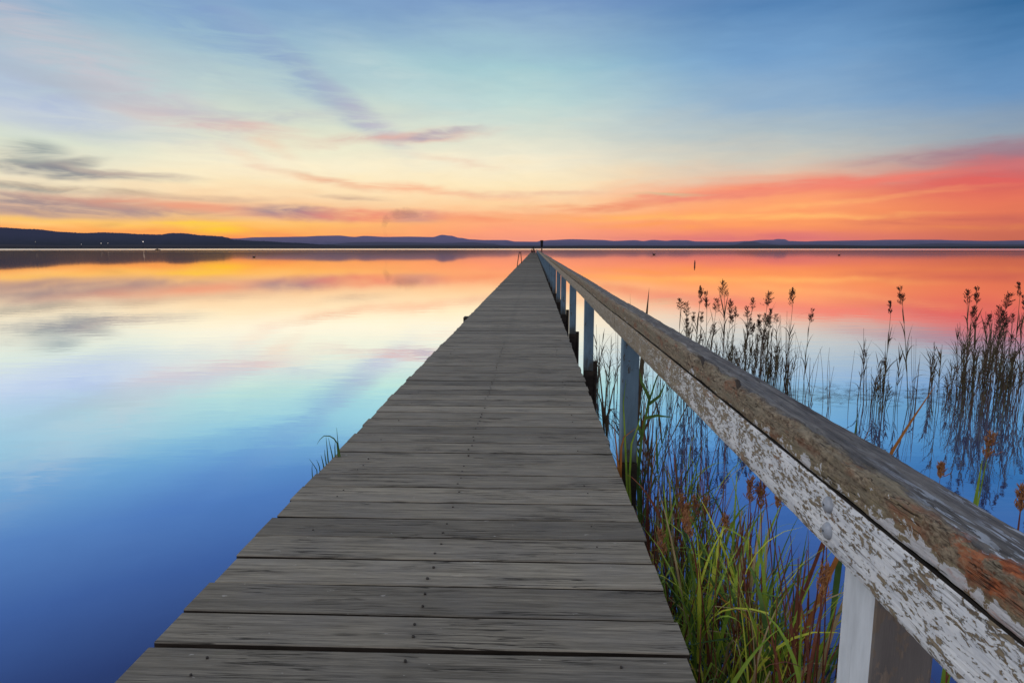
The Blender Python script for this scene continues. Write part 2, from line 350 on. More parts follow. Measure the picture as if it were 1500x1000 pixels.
def post_mat(name, base, barec, thr, wear=1.0):
    m, q = mat(name)
    n = paint_mask(q, sx=40, sy=40, sz=16)
    wood = q.noise(q.scl(q.pos, 110, 110, 6), 1.0, 6, .65)
    pc = q.ramp(q.noise(q.scl(q.pos, 20, 20, 5), 1.0, 5, .6), [(.3, tuple(x*.78 for x in base)), (.7, tuple(min(1, x*1.15) for x in base))])
    b = q.mr(n, thr, thr+.03)
    c = q.mix(b, pc, q.ramp(wood, [(.3, tuple(x*.6 for x in barec)), (.7, tuple(x*1.3 for x in barec))]))
    c = q.mix(q.mr(wood, .58, .70, 0, .45), c, tuple(x*.5 for x in base)+(1,))
    pz = q.xyz(q.pos)[2]; sn_ = q.noise(q.scl(q.pos, 30, 30, 9), 1.0, 4, .6)
    c = q.mix(q.mr(q.m('ADD', pz, q.m('MULTIPLY', q.m('SUBTRACT', sn_, .5), .35)), ZD+.20, ZD-.02, 0, .85), c, (.055,.05,.035,1))
    q.put(q.p.inputs['Base Color'], c); q.put(q.p.inputs['Normal'], q.bump(wood, .6, .002))
    return m
M_post = post_mat('blue_grey_post', (.14,.23,.31), (.09,.085,.07), .565)  # blue-grey tone for every post but the nearest
M_postw = post_mat('chipped_white_post_paint', (.66,.72,.78), (.22,.23,.22), .60)
M_postg = post_mat('bare_grey_timber_face', (.21,.195,.18), (.26,.215,.17), .50)

# ------------------------------------------------------------------ mesh helpers
class MB:
    def __init__(s): s.v = []; s.f = []; s.mi = []
    def quadbox(s, x0, x1, y0, y1, z0, z1, mi=0, b=0.0):
        """box with chamfered long edges"""
        o = len(s.v)
        if b <= 0:
            s.v += [(x0,y0,z0),(x1,y0,z0),(x1,y1,z0),(x0,y1,z0),(x0,y0,z1),(x1,y0,z1),(x1,y1,z1),(x0,y1,z1)]
            fs = [(0,3,2,1),(4,5,6,7),(0,1,5,4),(1,2,6,5),(2,3,7,6),(3,0,4,7)]
            s.f += [tuple(o+i for i in f) for f in fs]; s.mi += [mi]*6
    def grid(s, P, closed_u=False, closed_v=False, mi=0):
        """P[i][j] -> points"""
        o = len(s.v); nu = len(P); nv = len(P[0])
        for r in P: s.v += [tuple(p) for p in r]
        for i in range(nu if closed_u else nu-1):
            for j in range(nv if closed_v else nv-1):
                a = o+i*nv+j; b = o+((i+1) % nu)*nv+j; c_ = o+((i+1) % nu)*nv+(j+1) % nv; d = o+i*nv+(j+1) % nv
                s.f.append((a, b, c_, d)); s.mi.append(mi)
        return o
    def fan(s, idx, mi=0): s.f.append(tuple(idx)); s.mi.append(mi)
    def tube(s, pts, rads, n=5, mi=0, caps=True):
        pts = [Vector(p) for p in pts]; P = []
        for i, p in enumerate(pts):
            t = (pts[min(i+1, len(pts)-1)]-pts[max(i-1, 0)]).normalized()
            a = t.cross(Vector((0.31, .95, .1))).normalized() if abs(t.y) < .9 else t.cross(Vector((1, 0, 0))).normalized()
            b = t.cross(a); r = rads[i] if hasattr(rads, '__len__') else rads
            P.append([p+(a*cos(2*pi*k/n)+b*sin(2*pi*k/n))*r for k in range(n)])
        o = s.grid(P, closed_v=True, mi=mi)
        if caps:
            s.fan([o+k for k in range(n)], mi); s.fan([o+(len(pts)-1)*n+k for k in reversed(range(n))], mi)
    def ribbon(s, pts, wid, side, mi=0):
        P = []
        for p, w_ in zip(pts, wid):
            p = Vector(p); P.append([p-side*w_*.5, p+side*w_*.5])
        s.grid(P, mi=mi)
    def blob(s, c, r, n=8, m=6, mi=0):
        P = []
        for i in range(m+1):
            th = pi*i/m; rr = max(sin(th), .02)
            P.append([(c[0]+r[0]*rr*cos(2*pi*k/n), c[1]+r[1]*rr*sin(2*pi*k/n), c[2]+r[2]*cos(th)) for k in range(n)])
        s.grid(P, closed_v=True, mi=mi)
    def build(s, name, mats, parent=None, smooth=False):
        me = bpy.data.meshes.new(name); me.from_pydata(s.v, [], s.f)
        for m_ in (mats if isinstance(mats, (list, tuple)) else [mats]): me.materials.append(m_)
        for p, i in zip(me.polygons, s.mi): p.material_index = i; p.use_smooth = smooth
        me.update()
        if smooth: me.set_sharp_from_angle(angle=R(48))
        o = bpy.data.objects.new(name, me); col.objects.link(o)
        if parent is not None: o.parent = parent
        return o
def tag(o, label=None, cat=None, group=None, kind=None):
    if label: o['label'] = label
    if cat: o['category'] = cat
    if group: o['group'] = group
    if kind: o['kind'] = kind
    return o
def empty(name, loc=(0,0,0), rz=0):
    o = bpy.data.objects.new(name, None); col.objects.link(o); o.location = loc; o.rotation_euler = (0,0,rz); o.empty_display_size = .2
    return o
def bevel(o, wdt=.004, seg=2):
    m = o.modifiers.new('bevel', 'BEVEL'); m.width = wdt; m.segments = seg; m.limit_method = 'ANGLE'; m.angle_limit = R(50)

# ------------------------------------------------------------------ water sheet
b = MB()
b.v = [(-30000,-30000,0),(30000,-30000,0),(30000,30000,0),(-30000,30000,0)]; b.f = [(0,1,2,3)]; b.mi = [0]
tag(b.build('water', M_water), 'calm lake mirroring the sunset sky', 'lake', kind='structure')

# ------------------------------------------------------------------ hills
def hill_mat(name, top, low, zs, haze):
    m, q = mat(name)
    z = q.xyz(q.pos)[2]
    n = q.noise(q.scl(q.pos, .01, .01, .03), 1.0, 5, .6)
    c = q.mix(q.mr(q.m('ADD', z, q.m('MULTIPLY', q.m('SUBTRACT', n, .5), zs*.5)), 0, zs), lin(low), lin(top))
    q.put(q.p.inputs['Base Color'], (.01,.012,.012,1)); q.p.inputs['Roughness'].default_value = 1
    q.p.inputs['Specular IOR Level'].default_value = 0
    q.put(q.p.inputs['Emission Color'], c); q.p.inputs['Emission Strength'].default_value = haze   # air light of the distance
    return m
def ridge(name, label, prof, D, m, rough, seed, base=-2):
    rnd = random.Random(seed); b = MB(); P = []
    xs = []; x = prof[0][0]
    step = 0.8
    while x <= prof[-1][0]:
        xs.append(x); x += step
    rows = []
    for x in xs:
        for (xa, ya), (xb, yb) in zip(prof, prof[1:]):
            if xa <= x <= xb:
                t = (x-xa)/(xb-xa); t = t*t*(3-2*t); y = ya+(yb-ya)*t; break
        d = ray(x, HOR); dirv = Vector((d.x, d.y, 0)).normalized()
        el = azel(x, y)[1]
        pr = dirv*D
        hgt = tan(R(el))*D+EYE
        hgt += D*rough*(noise.fractal(Vector((x*.35, seed, 0)), 1.0, 2.0, 4)*.6+rnd.uniform(-.35, .35))
        hgt = max(hgt, 1)
        rows.append([dirv*(D*.90)+Vector((0,0,base)), dirv*(D*.93)+Vector((0,0,hgt*.35)), dirv*(D*.97)+Vector((0,0,hgt*.8)), pr+Vector((0,0,hgt)), dirv*(D*1.08)+Vector((0,0,hgt*.5)), dirv*(D*1.15)+Vector((0,0,base))])
    b.grid(rows)
    return tag(b.build(name, m, smooth=False), label, 'hills', kind='structure')
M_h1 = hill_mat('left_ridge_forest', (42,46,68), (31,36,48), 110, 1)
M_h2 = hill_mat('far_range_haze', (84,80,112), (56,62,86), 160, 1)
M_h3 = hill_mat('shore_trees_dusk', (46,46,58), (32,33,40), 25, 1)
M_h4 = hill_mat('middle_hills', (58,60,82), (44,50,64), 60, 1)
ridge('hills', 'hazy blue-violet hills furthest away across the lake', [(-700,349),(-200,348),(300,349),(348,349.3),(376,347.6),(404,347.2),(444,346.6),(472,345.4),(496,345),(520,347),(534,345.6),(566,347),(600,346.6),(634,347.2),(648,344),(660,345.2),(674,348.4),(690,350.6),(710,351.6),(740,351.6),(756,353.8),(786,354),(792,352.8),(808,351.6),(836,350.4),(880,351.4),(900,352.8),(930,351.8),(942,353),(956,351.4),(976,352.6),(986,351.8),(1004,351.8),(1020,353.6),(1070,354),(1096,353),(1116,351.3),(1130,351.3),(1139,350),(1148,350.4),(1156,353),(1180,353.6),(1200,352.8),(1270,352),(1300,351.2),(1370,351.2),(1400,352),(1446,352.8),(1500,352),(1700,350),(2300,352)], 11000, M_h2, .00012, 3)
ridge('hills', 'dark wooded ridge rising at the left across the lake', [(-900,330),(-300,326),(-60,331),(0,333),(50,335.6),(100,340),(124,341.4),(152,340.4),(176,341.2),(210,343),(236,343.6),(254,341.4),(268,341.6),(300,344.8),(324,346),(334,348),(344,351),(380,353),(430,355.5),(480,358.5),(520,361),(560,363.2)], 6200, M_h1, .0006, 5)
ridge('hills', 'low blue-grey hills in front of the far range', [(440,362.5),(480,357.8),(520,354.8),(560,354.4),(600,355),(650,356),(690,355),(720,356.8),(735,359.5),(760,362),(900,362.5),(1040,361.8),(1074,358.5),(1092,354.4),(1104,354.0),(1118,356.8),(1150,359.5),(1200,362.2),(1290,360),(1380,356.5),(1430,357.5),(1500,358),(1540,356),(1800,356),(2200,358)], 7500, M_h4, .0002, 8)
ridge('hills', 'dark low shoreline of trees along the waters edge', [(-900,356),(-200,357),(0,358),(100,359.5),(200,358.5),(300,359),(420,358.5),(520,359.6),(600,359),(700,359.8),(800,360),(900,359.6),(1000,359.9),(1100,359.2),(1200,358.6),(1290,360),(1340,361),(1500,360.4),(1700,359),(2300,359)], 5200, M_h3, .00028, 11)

# ------------------------------------------------------------------ jetty
jetty = empty('jetty', (0,0,0))
tag(jetty, 'long narrow weathered timber jetty with one handrail running out over the lake', 'jetty')
XL, XR = -.975*H, .387*H
def board_pts(b, y0, y1, rnd, z, hi=True):
    xl = XL+rnd.uniform(-.009, .009)+.010*noise.noise(Vector((0, y0*.25, 1))); xr = XR+rnd.uniform(-.008, .008)
    th = .042; n = 26 if hi else 2; sd_ = rnd.uniform(0, 99); bv = .0035
    rows = []
    skew = rnd.uniform(-.003, .003)
    for i in range(n+1):
        t = i/n; x = xl+(xr-xl)*t
        j0 = noise.noise(Vector((x*4, sd_, 0)))*.0022 if hi else 0; j1 = noise.noise(Vector((x*4, sd_, 9)))*.0022 if hi else 0
        a = y0+j0+skew*(t-.5)*2; c_ = y1+j1+skew*(t-.5)*2; zz = z+(noise.noise(Vector((x*1.3, sd_, 3)))*.0022 if hi else 0)
        if hi: rows.append([(x,a,zz-th),(x,a,zz-bv),(x,a+bv,zz),(x,c_-bv,zz),(x,c_,zz-bv),(x,c_,zz-th)])
        else: rows.append([(x,a,zz-th),(x,a,zz),(x,c_,zz),(x,c_,zz-th)])
    f0 = len(b.mi); o = b.grid(rows, closed_v=True); k = len(rows[0]); last = k-1
    for q_ in range(f0, len(b.mi)):
        if (q_-f0) % k in ((0, 4, 5) if hi else (0, 2, 3)): b.mi[q_] = 2  # sides and underside darkened: shade of the board gaps put into the colour
    b.fan([o+i for i in reversed(range(k))]); b.fan([o+n*k+i for i in range(k)])
rnd = random.Random(21)
N0 = -16; NB = int((188-Y_B0)/PB)
STR = (-.80*H, -.318*H, .22*H)                                   # lines of stringers = lines of screws
farb = MB()
for i in range(N0, NB):
    gap = rnd.choice((.007,.008,.010,.012,.014))
    if i > 5: gap += min(.008, .0006*(i-5))
    if i == 0: gap = .020
    y0 = Y_B0+i*PB+gap*.5+(.006 if i == 0 else 0); y1 = Y_B0+(i+1)*PB-gap*.4
    if i < N0+100:
        b = MB(); board_pts(b, y0, y1, rnd, ZD+rnd.uniform(-.003, .002))
        nm0 = len(b.f)
        if i < 34:
            for sx in STR:
                for dy_ in (.28, .72):
                    if rnd.random() < (.8 if sx == STR[1] else .3):
                        rs = rnd.uniform(.7,.95) if sx == STR[1] else .62
                        cx = sx+rnd.uniform(-.012,.012); cy = y0+(y1-y0)*dy_+rnd.uniform(-.008,.008); z = ZD+.0025
                        ring = [[(cx+rs*r_*cos(2*pi*k/10), cy+rs*r_*sin(2*pi*k/10), z+h_) for k in range(10)] for r_, h_ in ((.0062,-.006),(.0062,.0006),(.0045,.0010),(.0030,-.0008),(.0005,-.0008))]
                        b.grid(ring, closed_v=True, mi=1)
        b.build('deck_board', [M_deck, M_nail, M_under], jetty)
    else:
        board_pts(farb, y0, y1, rnd, ZD+rnd.uniform(-.006, .004), hi=False)
tag(farb.build('deck_boards', [M_deck, M_nail, M_under], jetty), 'far run of deck boards', kind='stuff')
# stringers
for sx in STR:
    b = MB(); b.quadbox(sx-.04, sx+.04, Y_B0+N0*PB, 188, ZD-.20, ZD-.046); b.build('stringer', M_under, jetty)
XP, S = .415*H, .078*H
RTOP, RBOT = ZD+H*(1-.253), ZD+H*(1-.302)
posts = [.742*H-2.33*H, .742*H] + [2.98*H+i*2.33*H for i in range(66)]
posts = [p for p in posts if p < 187]
for i, y in enumerate(posts):
    rp = random.Random(i+50); j = rp.uniform(-.006, .006) if i > 2 else 0
    b = MB(); b.quadbox(XP+j, XP+S+j, y, y+S, ZD-.02, RBOT-.004)
    if i == 1:
        b.mi = [0,0,1,1,0,0]; o = b.build('post', [M_postw, M_postg], jetty)
        o['label'] = 'nearest post, white on one side and bare grey on the other'
    else:
        o = b.build('post', M_post, jetty)
    if i < 12: bevel(o, .005, 2)
    # dark lower post / pile, and a headstock under the deck
    b = MB(); b.quadbox(XP+.003, XP+S+.004, y+.002, y+S+.003, -.6, ZD-.023); o = b.build('pile', M_under, jetty)
    if i > 2:
        b = MB(); b.tube([(XP+S+.034, y+S+.12, -.6), (XP+S+.036, y+S+.12, ZD-.02+rp.uniform(0,.07))], .030, 9); b.build('pile', M_under, jetty, True)
    b = MB(); b.tube([(XL+.10, y+.06, -.6), (XL+.10, y+.06, ZD-.22)], .07, 10); b.build('pile', M_under, jetty, True)
    out = .13 if i in (4,) else rp.uniform(-.03, .0)
    b = MB(); b.quadbox(XL-out, XP-.002, y+.01+S+.005, y+.01+S+.105, ZD-.205 if 0 else ZD-.33, ZD-.204); b.build('headstock', M_under, jetty)
# timber end sticking out past the left edge
p = on_z(684, 463, ZD)
b = MB(); b.quadbox(XL-.09, XL-.004, p.y-.11, p.y+.13, ZD-.25, ZD-.012); o = b.build('bearer_end', M_under, jetty)
# side rail and cap rail, two bays to a length
seg = [(-1.9, posts[1]-.25+0)]
brk = [posts[1]+2.33*H*.0]
edges = [-1.9] + [posts[k]+S*.5 for k in range(2, len(posts), 2)] + [187.2]
def bar(b, y0, y1, x0, x1, z0, z1, hi, wob, seed, cap=False):
    L = y1-y0; n = int(L/.0065) if hi else (int(L/.05) if y0 < 15 else int(max(6, L/.4)))
    m = 9 if hi else (4 if y0 < 15 else 1)
    rows = []
    for i in range(n+1):
        y = y0+L*i/n; r = []
        wx = wob*noise.noise(Vector((y*.35, seed, 0))); wz = wob*.8*noise.noise(Vector((y*.35, seed, 5)))
        sec = []
        for k in range(m): sec.append((x0, z0+(z1-z0)*k/m))
        for k in range(m): sec.append((x0+(x1-x0)*k/m, z1))
        for k in range(m): sec.append((x1, z1-(z1-z0)*k/m))
        for k in range(m): sec.append((x1-(x1-x0)*k/m, z0))
        for (x, z) in sec:
            dxx = dzz = 0.0
            if hi or y0 < 15:
                nx = -1 if x == x0 else (1 if x == x1 else 0); nz = 1 if z == z1 else (-1 if z == z0 else 0)
                if nx and nz:                                    # soften the arris
                    dxx -= nx*.003; dzz -= nz*.003
                nn = noise.fractal(Vector((x*34, y*9, z*34)), .9, 2.1, 5)
                a_ = .0016
                if cap:
                    rotz = max(0, min(1, (2.1-y)/.5)) * max(0, 1-math.hypot(x-x0-.004, z-z1)/.030)
                    a_ = .0018
                    g_ = noise.fractal(Vector((x*40, y*13, z*40+7)), .8, 2.1, 5)
                    g2 = noise.noise(Vector((3, y*5.5, 2)))
                    dep = rotz*(.0075+.011*g_+.007*g2)
                    dxx += dep*.75; dzz -= dep*.75
                    dzz += nz*.0012*noise.noise(Vector((x*260, y*6, 1)))
                dxx += nx*nn*a_; dzz += nz*nn*a_
            r.append((x+wx+dxx, y, z+wz+dzz))
        rows.append(r)
    f0 = len(b.mi); o = b.grid(rows, closed_v=True); kk = len(rows[0])
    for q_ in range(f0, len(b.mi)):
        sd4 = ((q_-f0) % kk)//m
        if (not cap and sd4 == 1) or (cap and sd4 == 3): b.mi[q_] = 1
    b.fan([o+i for i in range(kk)]); b.fan([o+n*kk+i for i in reversed(range(kk))])
side_near = None
for i in range(len(edges)-1):
    a, e = edges[i]+.002, edges[i+1]-.002
    wob = 0.003 if i == 0 else (.010 if i < 4 else .022)
    hi = i == 0
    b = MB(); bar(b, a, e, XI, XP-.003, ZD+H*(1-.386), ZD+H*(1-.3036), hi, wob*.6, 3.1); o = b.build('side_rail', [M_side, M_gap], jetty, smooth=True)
    if i == 0: side_near = o
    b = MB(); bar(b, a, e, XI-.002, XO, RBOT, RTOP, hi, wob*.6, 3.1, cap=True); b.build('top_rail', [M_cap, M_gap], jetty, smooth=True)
for (px, py) in ((1213,739),(1212,777)):
    p = on_x(px, py, XI-.002); b = MB()
    prof = [(.0125,0.002),(.0125,-.0025),(.0108,-.0055),(.0072,-.0078),(.002,-.0086)]
    P = [[(XI+dx_, p.y+r_*cos(2*pi*k/16), p.z+r_*1.05*sin(2*pi*k/16)) for k in range(16)] for r_, dx_ in prof]
    b.grid(P, closed_v=True); b.build('bolt', M_bolt, side_near, smooth=True)

# splinters standing proud of the rotten edge
for (px, py, L) in ((1012,527,.16),(1075,562,.10)):
    p = on_z(px, py, RTOP-.002); b = MB()
    b.tube([(XI+.006,p.y-L*.3,RTOP-.012),(XI+.010,p.y,RTOP+.004),(XI+.018,p.y+L*.5,RTOP-.003)], [.006,.005,.002], 6)
    b.build('splinter', M_under, jetty, smooth=True)

# ------------------------------------------------------------------ reeds
def leafmat(name, c, c2, rough=.6, trans=.25):
    m, q = mat(name)
    n = q.noise(q.pos, 7.0, 4, .6)
    cc = q.ramp(n, [(.3, c), (.7, c2)])
    q.put(q.p.inputs['Base Color'], cc); q.p.inputs['Roughness'].default_value = rough
    if trans:
        tr = q.add('ShaderNodeBsdfTranslucent'); q.put(tr.inputs[0], cc)
        mx = q.add('ShaderNodeMixShader'); mx.inputs[0].default_value = trans
        q.l.new(q.p.outputs[0], mx.inputs[1]); q.l.new(tr.outputs[0], mx.inputs[2]); q.l.new(mx.outputs[0], q.out.inputs[0])
    return m
M_stem = leafmat('dry_reed_stem', (.06,.038,.03), (.19,.125,.095), .6, 0)
M_stemg = leafmat('olive_reed_stem', (.05,.05,.025), (.13,.13,.05), .6, 0)
M_lfd = leafmat('dark_reed_leaf', (.06,.045,.028), (.19,.145,.08), .6, .3)
M_seed = leafmat('brown_seed_head', (.05,.028,.022), (.15,.085,.06), .9, .3)
M_grn = leafmat('green_blade', (.17,.32,.035), (.44,.62,.08), .5, .35)
M_yel = leafmat('yellow_green_blade', (.50,.60,.05), (.80,.82,.12), .5, .35)
M_dgr = leafmat('deep_green_blade', (.04,.10,.03), (.16,.28,.06), .5, .3)
M_org = leafmat('orange_dead_blade', (.38,.13,.03), (.62,.28,.06), .6, .3)
M_stw = leafmat('straw_blade', (.30,.22,.11), (.55,.44,.25), .7, .3)
M_red = leafmat('rust_dead_stem', (.15,.045,.03), (.30,.11,.06), .7, .2)
M_sdo = leafmat('rusty_seed_head', (.42,.19,.09), (.72,.42,.22), .9, .45)
def bentpts(h, lean, curve, n=8, az=0.0, wob=0.0, rnd=random):
    pts = []
    for i in range(n+1):
        t = i/n; r = lean*t+curve*t*t
        pts.append(Vector((cos(az)*r*h+wob*sin(t*7+az)*h, sin(az)*r*h, h*t)))
    return pts
def seedhead(b, base, d, L, rnd, dens=26, wid=.35, sk_r=.0034):
    """a drooping panicle: thin branchlets carrying spikelets"""
    d = d.normalized()
    for k in range(dens):
        t = rnd.random(); p = base+d*L*t*.9
        a = rnd.uniform(0, 2*pi); spread = wid*L*(1-.55*t)*rnd.uniform(.35, 1)
        o = Vector((cos(a), sin(a), 0))*spread
        e = p+o*.8+d*L*.22+Vector((0,0,-abs(spread)*.15))
        b.tube([p, e], [.0009, .0007], 3, caps=False)
        for s_ in range(3):
            c_ = p.lerp(e, .5+.25*s_); q_ = c_+Vector((rnd.uniform(-.4,.4), rnd.uniform(-.4,.4), rnd.uniform(.2,1))).normalized()*.022
            b.tube([c_, c_.lerp(q_, .5), q_], [.0010, sk_r, .0005], 4, caps=False)
def leafstrip(b, base, az, L, wd, droop, rnd, n=7, up=.9):
    pts = []; dirh = Vector((cos(az), sin(az), 0)); p = Vector(base); th = up
    for i in range(n+1):
        pts.append(p.copy()); p = p+(dirh*cos(th)+Vector((0,0,1))*sin(th))*L/n; th -= droop/n
    wds = [wd*(.55+.45*min(1, i/n*3))*(1-(i/n)**2.2)+.0004 for i in range(n+1)]
    side = Vector((-sin(az), cos(az), 0)).normalized()
    tilt = Vector((cos(az), sin(az), 0))*rnd.uniform(-.5,.5)+Vector((0,0,rnd.uniform(-.3,.3)))
    b.ribbon(pts, wds, (side+tilt).normalized())
# prototypes: unit height 1.2 m
def reed_proto(seed, flower=True, leaves=4, green=False, lean=.05, rad=.0052, headL=.12, dens=24, up=.62, wid=.35):
    r = random.Random(seed); root = empty('reed')
    h = 1.2; az = r.uniform(0, 2*pi); st = bentpts(h, r.uniform(-lean, lean), r.uniform(-lean, lean*1.3), 9, az)
    b = MB(); b.tube(st, [rad*(1-.6*i/9) for i in range(10)], 5, caps=False)
    if leaves and not flower:
        for kk_ in range(2):                                      # dead tillers from the same root
            s2 = bentpts(h*r.uniform(.55, .95), r.uniform(-.09,.09), r.uniform(-.08,.12), 7, r.uniform(0, 6.28))
            o2 = Vector((r.uniform(-.05,.05), r.uniform(-.05,.05), 0)); b.tube([o2+p_ for p_ in s2], [rad*.8*(1-.6*i/7) for i in range(8)], 4, caps=False)
    b.build('stem', M_stemg if green else M_stem, root, True)
    if leaves:
        b = MB()
        for k in range(leaves):
            t = r.uniform(.25, up+.2); i = min(8, int(t*9)); p = st[i].lerp(st[i+1], t*9-i)
            leafstrip(b, p, r.uniform(0, 2*pi), r.uniform(.18, .42), r.uniform(.010, .017), r.choice((.1,.2,.3,1.0,1.9)), r, up=r.uniform(1.15, 1.48))
        b.build('foliage', M_lfd, root)
    if flower:
        b = MB(); seedhead(b, st[-1]-Vector((0,0,headL*.3)), (st[-1]-st[-3])+Vector((r.uniform(-.05,.05), r.uniform(-.05,.05), 0)), headL, r, dens, wid)
        b.build('seed_head', M_seed, root)
    return root
def kids(o): return [c_ for c_ in o.children]
USED = {}
def place(proto, loc, h, rz, label, group, lean=(0,0), first=[None]):
    if not proto.get('_used'):
        r = proto; proto['_used'] = 1; src = None
    else:
        r = proto.copy(); col.objects.link(r)
        for c_ in PK[proto.name]:
            d = c_.copy(); col.objects.link(d); d.parent = r
    if '_used' in r and r is not proto: del r['_used']
    s_ = h/1.2; r.location = loc; r.rotation_euler = (lean[0], lean[1], rz)
    r.scale = (max(s_, .8), max(s_, .8), s_)
    tag(r, label, 'reed', group)
    return r
PK = {}
def reg(l):
    for p_ in l: PK[p_.name] = kids(p_)
    return l
bpy.context.view_layer.update()
P_fl = [reed_proto(100+i, True, 7+i % 3, i % 3 == 0, .06, headL=.15+.025*(i % 4), dens=34+6*(i % 4), wid=.34+.12*(i % 3)) for i in range(9)]
P_lf = [reed_proto(200+i, False, 12+i % 4, i % 2 == 0, .07) for i in range(8)]
P_ba = [reed_proto(300+i, False, i % 2, False, .10, rad=.0042) for i in range(7)]
bpy.context.view_layer.update()
for l in (P_fl, P_lf, P_ba): reg(l)
def top_to_h(loc, ytop, xtop):
    # height and lean that bring the tip of the reed to where it stands against the lake
    p = on_y(xtop, ytop, loc.y); return p.z, p.x-loc.x
rr = random.Random(5)
def reed(kind, bx, by, tx, ty, label, group):
    loc = on_z(bx, by); h, ddx = top_to_h(loc, ty, tx)
    if h < .15: return
    P = {'f': P_fl, 'l': P_lf, 'b': P_ba}[kind]
    lean = atan(ddx/h)
    place(rr.choice(P), loc, math.hypot(h, ddx), rr.uniform(0, 2*pi), label, group, (rr.uniform(-.05,.05), lean))
# A: stand behind the middle of the rail
LA, GA = 'dry reed in the dense stand behind the middle of the handrail', 'reeds in the stand behind the middle of the handrail'
topsA = [(985,470),(990,452),(1003,452),(1012,450),(1022,436),(1032,446),(1044,448),(1050,470),(1063,434),(1072,470),(1085,455),(1095,447),(1104,478),(1115,446),(1125,470),(1136,468),(1147,470),(1155,490)]
def topat(T, x):
    for (xa, ya), (xb, yb) in zip(T, T[1:]):
        if xa <= x <= xb: return ya+(yb-ya)*(x-xa)/(xb-xa)
    return T[0][1] if x < T[0][0] else T[-1][1]
for (tx, ty) in [(992,452),(1001,457),(1022,440),(1031,446),(1042,452),(1063,431),(1054,456),(1074,470),(1095,449),(1092,462),(1115,445),(1126,466),(1120,474),(1146,471),(1137,476),(1105,482),(1026,470),(1087,478),(1110,470),(1068,462)]:
    reed('f', tx+rr.uniform(-8,6), rr.uniform(556,592), tx, ty, 'dry reed with a feathery seed head in the stand behind the middle of the handrail', 'seeding reeds behind the middle of the handrail')
for i in range(80):
    x = 985+168*rr.random()**.85; d = rr.uniform(18, 70)
    reed('f' if i % 4 == 0 else rr.choice('lllb'), x+rr.uniform(-10,8), rr.uniform(552,598), x, topat(topsA, x)+d, LA, GA)
for i in range(16):
    x = rr.uniform(868, 985)
    reed(rr.choice('llb'), x+rr.uniform(-8,8), rr.uniform(560,600), x, rr.uniform(470,530), 'thin reed seen through the gap below the handrail', 'reeds seen below the handrail')
# B: sparse bare stalks
for (tx, ty, bx, by) in [(1145,442,1147,575),(1155,454,1150,580),(1170,461,1152,585),(1184,468,1176,588),(1176,488,1160,585),(1186,505,1178,592),(1168,500,1165,582),(1194,520,1186,596),(1172,515,1168,590),(1223,485,1190,592),(1204,512,1213,598),(1225,515,1184,596),(1226,530,1214,600),(1214,510,1205,598),(1218,535,1212,602),(1160,505,1156,590),(1150,510,1150,582),(1190,530,1180,600)]:
    fl = (tx, ty) in ((1184,468),(1145,442))
    reed('f' if fl else 'b', bx, by, tx, ty, 'slim reed with a small drooping seed head among the bare stalks' if fl else 'bare thin reed stalk in the sparse gap right of the handrail stand', 'sparse stalks right of the handrail stand' if not fl else 'slim seeding reeds among bare stalks')
# C
reed('f', 1293, 596, 1302, 456, 'tallest leafy reed with a dark seed head standing alone left of the right-hand stand', None)
for (tx, ty, bx, by, k_) in [(1268,521,1256,592,'f'),(1290,532,1281,596,'f'),(1297,484,1265,590,'l'),(1258,514,1243,590,'b'),(1262,520,1256,585,'b'),(1317,512,1312,592,'l'),(1286,545,1278,598,'l'),(1275,540,1270,600,'b'),(1296,520,1290,600,'l'),(1300,540,1292,602,'l'),(1304,500,1293,598,'l'),(1288,560,1284,605,'l'),(1310,560,1296,600,'l'),(1272,555,1264,600,'b'),(1280,530,1276,598,'l')]:
    reed(k_, bx, by, tx, ty, 'reed in the small loose bunch around the tall leafy reed', 'reeds in the small loose bunch')
# D
reed('f', 1330, 596, 1363, 441, 'long slender reed leaning right before the right-hand stand', None)
for (tx, ty, bx, by) in [(1360,491,1338,592),(1363,501,1358,590),(1345,530,1334,598),(1350,520,1340,600),(1338,560,1334,602)]:
    reed('b', bx, by, tx, ty, 'bare stalk beside the long leaning reed', 'bare stalks beside the long leaning reed')
# E
topsE = [(1370,500),(1378,468),(1388,480),(1400,500),(1410,470),(1420,442),(1432,440),(1440,455),(1450,430),(1460,446),(1470,462),(1480,480),(1490,450),(1500,425),(1540,430)]
for (tx, ty) in [(1417,464),(1423,462),(1425,441),(1433,440),(1450,470),(1455,474),(1460,448),(1469,466),(1472,472),(1452,484),(1462,480),(1474,492),(1486,500),(1497,430),(1498,490),(1492,470),(1425,478),(1440,480),(1484,520),(1508,450),(1520,440)]:
    reed('f', tx-rr.uniform(0,22), rr.uniform(560,606), tx, ty, 'dark seeding reed in the dense stand at the right edge', 'seeding reeds in the right-hand stand')
for i in range(92):
    x = rr.choice((rr.uniform(1372,1412), rr.gauss(1418,6), rr.gauss(1450,9), rr.gauss(1476,9), rr.uniform(1400,1530)))
    reed(rr.choice('llllbb'), x-rr.uniform(-4,18), rr.uniform(560,610), x, topat(topsE, x)+rr.uniform(15,95), 'brown reed packed in the dense stand at the right edge', 'reeds packed in the right-hand stand')
for p_ in P_fl+P_lf+P_ba:
    if p_.get('_used') is None:                                   # never placed: drop it
        for c_ in PK[p_.name]: bpy.data.objects.remove(c_)
        bpy.data.objects.remove(p_)
for o in col.objects:
    if '_used' in o: del o['_used']

